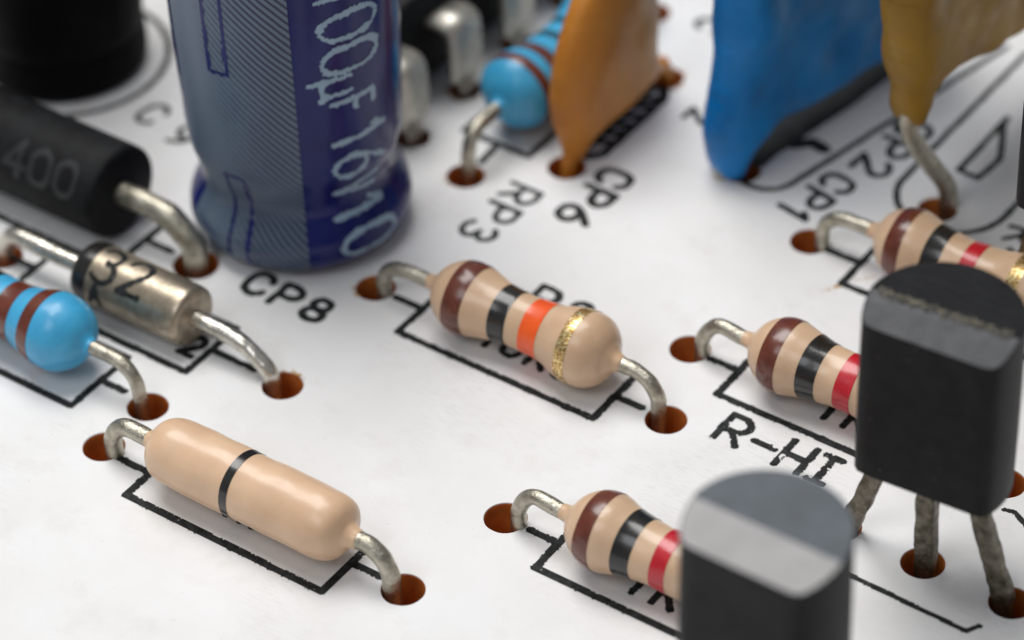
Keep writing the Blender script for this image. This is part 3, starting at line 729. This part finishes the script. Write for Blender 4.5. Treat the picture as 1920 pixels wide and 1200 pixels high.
# ---------------------------------------------------------------- transistors
def transistor(label, loc, rz, topmat, bevmat, legs, seed, R=1.97, off=.92, bev_d=.95, bev_h=.42, zb=3.42, zt_=8.62, burr=False):
    t = thing('transistor', loc, label, 'transistor', 'black half-round transistors', rz)
    bm = bmesh.new(); N = 48; fy = -off; hx = math.sqrt(R*R - off*off)
    a0 = math.atan2(fy, hx); a1 = PI - a0
    pts = [(R*math.cos(a0 + (a1-a0)*k/N), R*math.sin(a0 + (a1-a0)*k/N)) for k in range(N+1)]
    nf = 12; pts += [(-hx + 2*hx*k/nf, fy) for k in range(1, nf)]
    # round the flat's two corners a little
    q = [Vector((x, y, 0)) for x, y in pts]
    for _ in range(2): q = [(q[i-1] + q[i]*4 + q[(i+1) % len(q)])/6 for i in range(len(q))]
    n_ = len(q)
    zl = [zb, zb+.05, zb + 1.6, zb + 3.2, zt_-bev_h-.05]
    rings = []
    for z in zl:
        sc = .985 if z == zb else 1 - .012*abs(z-(zb+2.2))/2.5
        rings.append([bm.verts.new((p.x*sc, p.y*sc, z)) for p in q])
    # top: the flat side is chamfered back, the round side runs straight up
    def ztop(y):
        k = (y - fy)/bev_d
        return zt_ - bev_h*(1-k) if k < 1 else zt_
    rim = []
    for p in q:
        s_ = .992
        rim.append(bm.verts.new((p.x*s_, p.y*s_, ztop(p.y) - .025)))
    rings.append(rim)
    rim2 = [bm.verts.new((p.x*.978, p.y*.978, ztop(p.y*.978) + 0.0)) for p in q]; rings.append(rim2)
    for A, B in zip(rings, rings[1:]):
        for k in range(n_): bm.faces.new((A[k], A[(k+1) % n_], B[(k+1) % n_], B[k]))
    bm.faces.new(rings[0])
    f = bm.faces.new(rim2)
    r_ = bmesh.ops.bisect_plane(bm, geom=[f] + list(f.edges) + list(f.verts), plane_co=(0, fy+bev_d, 0), plane_no=(0, 1, 0))
    bmesh.ops.recalc_face_normals(bm, faces=bm.faces)
    for fc in bm.faces:
        if len(fc.verts) > 6 and fc.calc_center_median().z > zt_-bev_h-.1:
            fc.material_index = 1 if fc.calc_center_median().y > fy+bev_d else 2
            # re-triangulated so the chamfer shades flat
        fc.smooth = fc.material_index == 0 and len(fc.verts) == 4
    o = link('body', bm, None, t, smooth=False, mats=[M['transistor'], topmat, bevmat])
    for p in o.data.polygons: p.use_smooth = (len(p.vertices) == 4 and p.material_index == 0)
    md = o.modifiers.new('edge', 'EDGE_SPLIT'); md.split_angle = math.radians(35)
    if burr:
        bm = bmesh.new(); rng = random.Random(5)
        for k in range(420):
            x = rng.uniform(-1.75, 1.75); y = fy + bev_d + rng.gauss(.0, .055)
            s_ = rng.uniform(.012, .045)
            M4 = Matrix.Translation((x, y, ztop(y) + s_*.3)) @ Matrix.Rotation(rng.uniform(0, 6), 4, 'Z') @ Matrix.Rotation(rng.uniform(0, 1), 4, 'X') @ Matrix.Diagonal((s_*1.5, s_, s_*.8, 1))
            bmesh.ops.create_icosphere(bm, subdivisions=1, radius=1, matrix=M4)
        link('rough_edge', bm, M['burr'], o, smooth=False)
    for i, pth in enumerate(legs):
        link('leg', tube(pth, .2, 24, wob=.035, seed=seed+i*3.3, flat=(.24, .16) if False else (.17, .26)), M['dull_lead'], t)
    return t
c_, s_ = math.cos(-math.radians(3.7)), math.sin(-math.radians(3.7))
def loc3(L, o, a):
    c, s = math.cos(-math.radians(a)), math.sin(-math.radians(a))
    return [(c*(x-o[0]) - s*(y-o[1]), s*(x-o[0]) + c*(y-o[1]), z) for x, y, z in L]
TO = (14.66, -2.30)
legs = [loc3([(13.25, -2.1, 3.9), (13.2, -2.1, 3.3), (12.9, -2.1, 2.3), (12.5, -2.1, 1.0), (12.2, -2.1, 0), (12.0, -2.1, -1.1)], TO, 3.7),
        loc3([(14.42, -2.1, 3.9), (14.42, -2.1, 2.6), (14.46, -2.1, 1.2), (14.52, -2.1, 0), (14.5, -2.1, -1.1)], TO, 3.7),
        loc3([(15.75, -2.1, 3.9), (15.85, -2.1, 3.1), (16.1, -2.1, 2.0), (16.5, -2.1, .9), (16.75, -2.1, 0.1), (16.8, -2.1, -1.1)], TO, 3.7)]
transistor('sharp black transistor on three splayed legs, with a rough chipped top edge, at the right', (TO[0], TO[1], 0), math.radians(3.7), M['sawn'], M['bevel'], legs, 1, R=2.01, burr=True)
TF = (15.07, -10.95)
def std_legs(o, y, a=0, top=3.9): return [loc3([(o[0]+dx, y, top), (o[0]+dx*1.02, y, top-.7), (o[0]+dx*1.5, y, 1.6), (o[0]+dx*2.0, y, 0), (o[0]+dx*2.0, y, -1.1)], o, a) for dx in (-1.27, 0, 1.27)]
transistor('blurred black transistor with a smooth sloping top in pale painted sheen, at the bottom edge', (TF[0], TF[1], 0), 0, M['sheen_top'], M['pale_bevel'], std_legs(TF, -10.9), 11, R=2.0, off=1.22, bev_d=1.2, bev_h=.30, zt_=8.62)
T3 = (13.5, 7.96)
transistor('blurred black transistor with pale painted sheen on top, only its side showing at the right edge', (T3[0], T3[1], 0), 0, M['sheen_top'], M['pale_bevel'], std_legs(T3, 8.1, top=5.2), 21, R=2.0, off=1.22, bev_d=1.2, bev_h=.30, zt_=8.0, zb=4.7)
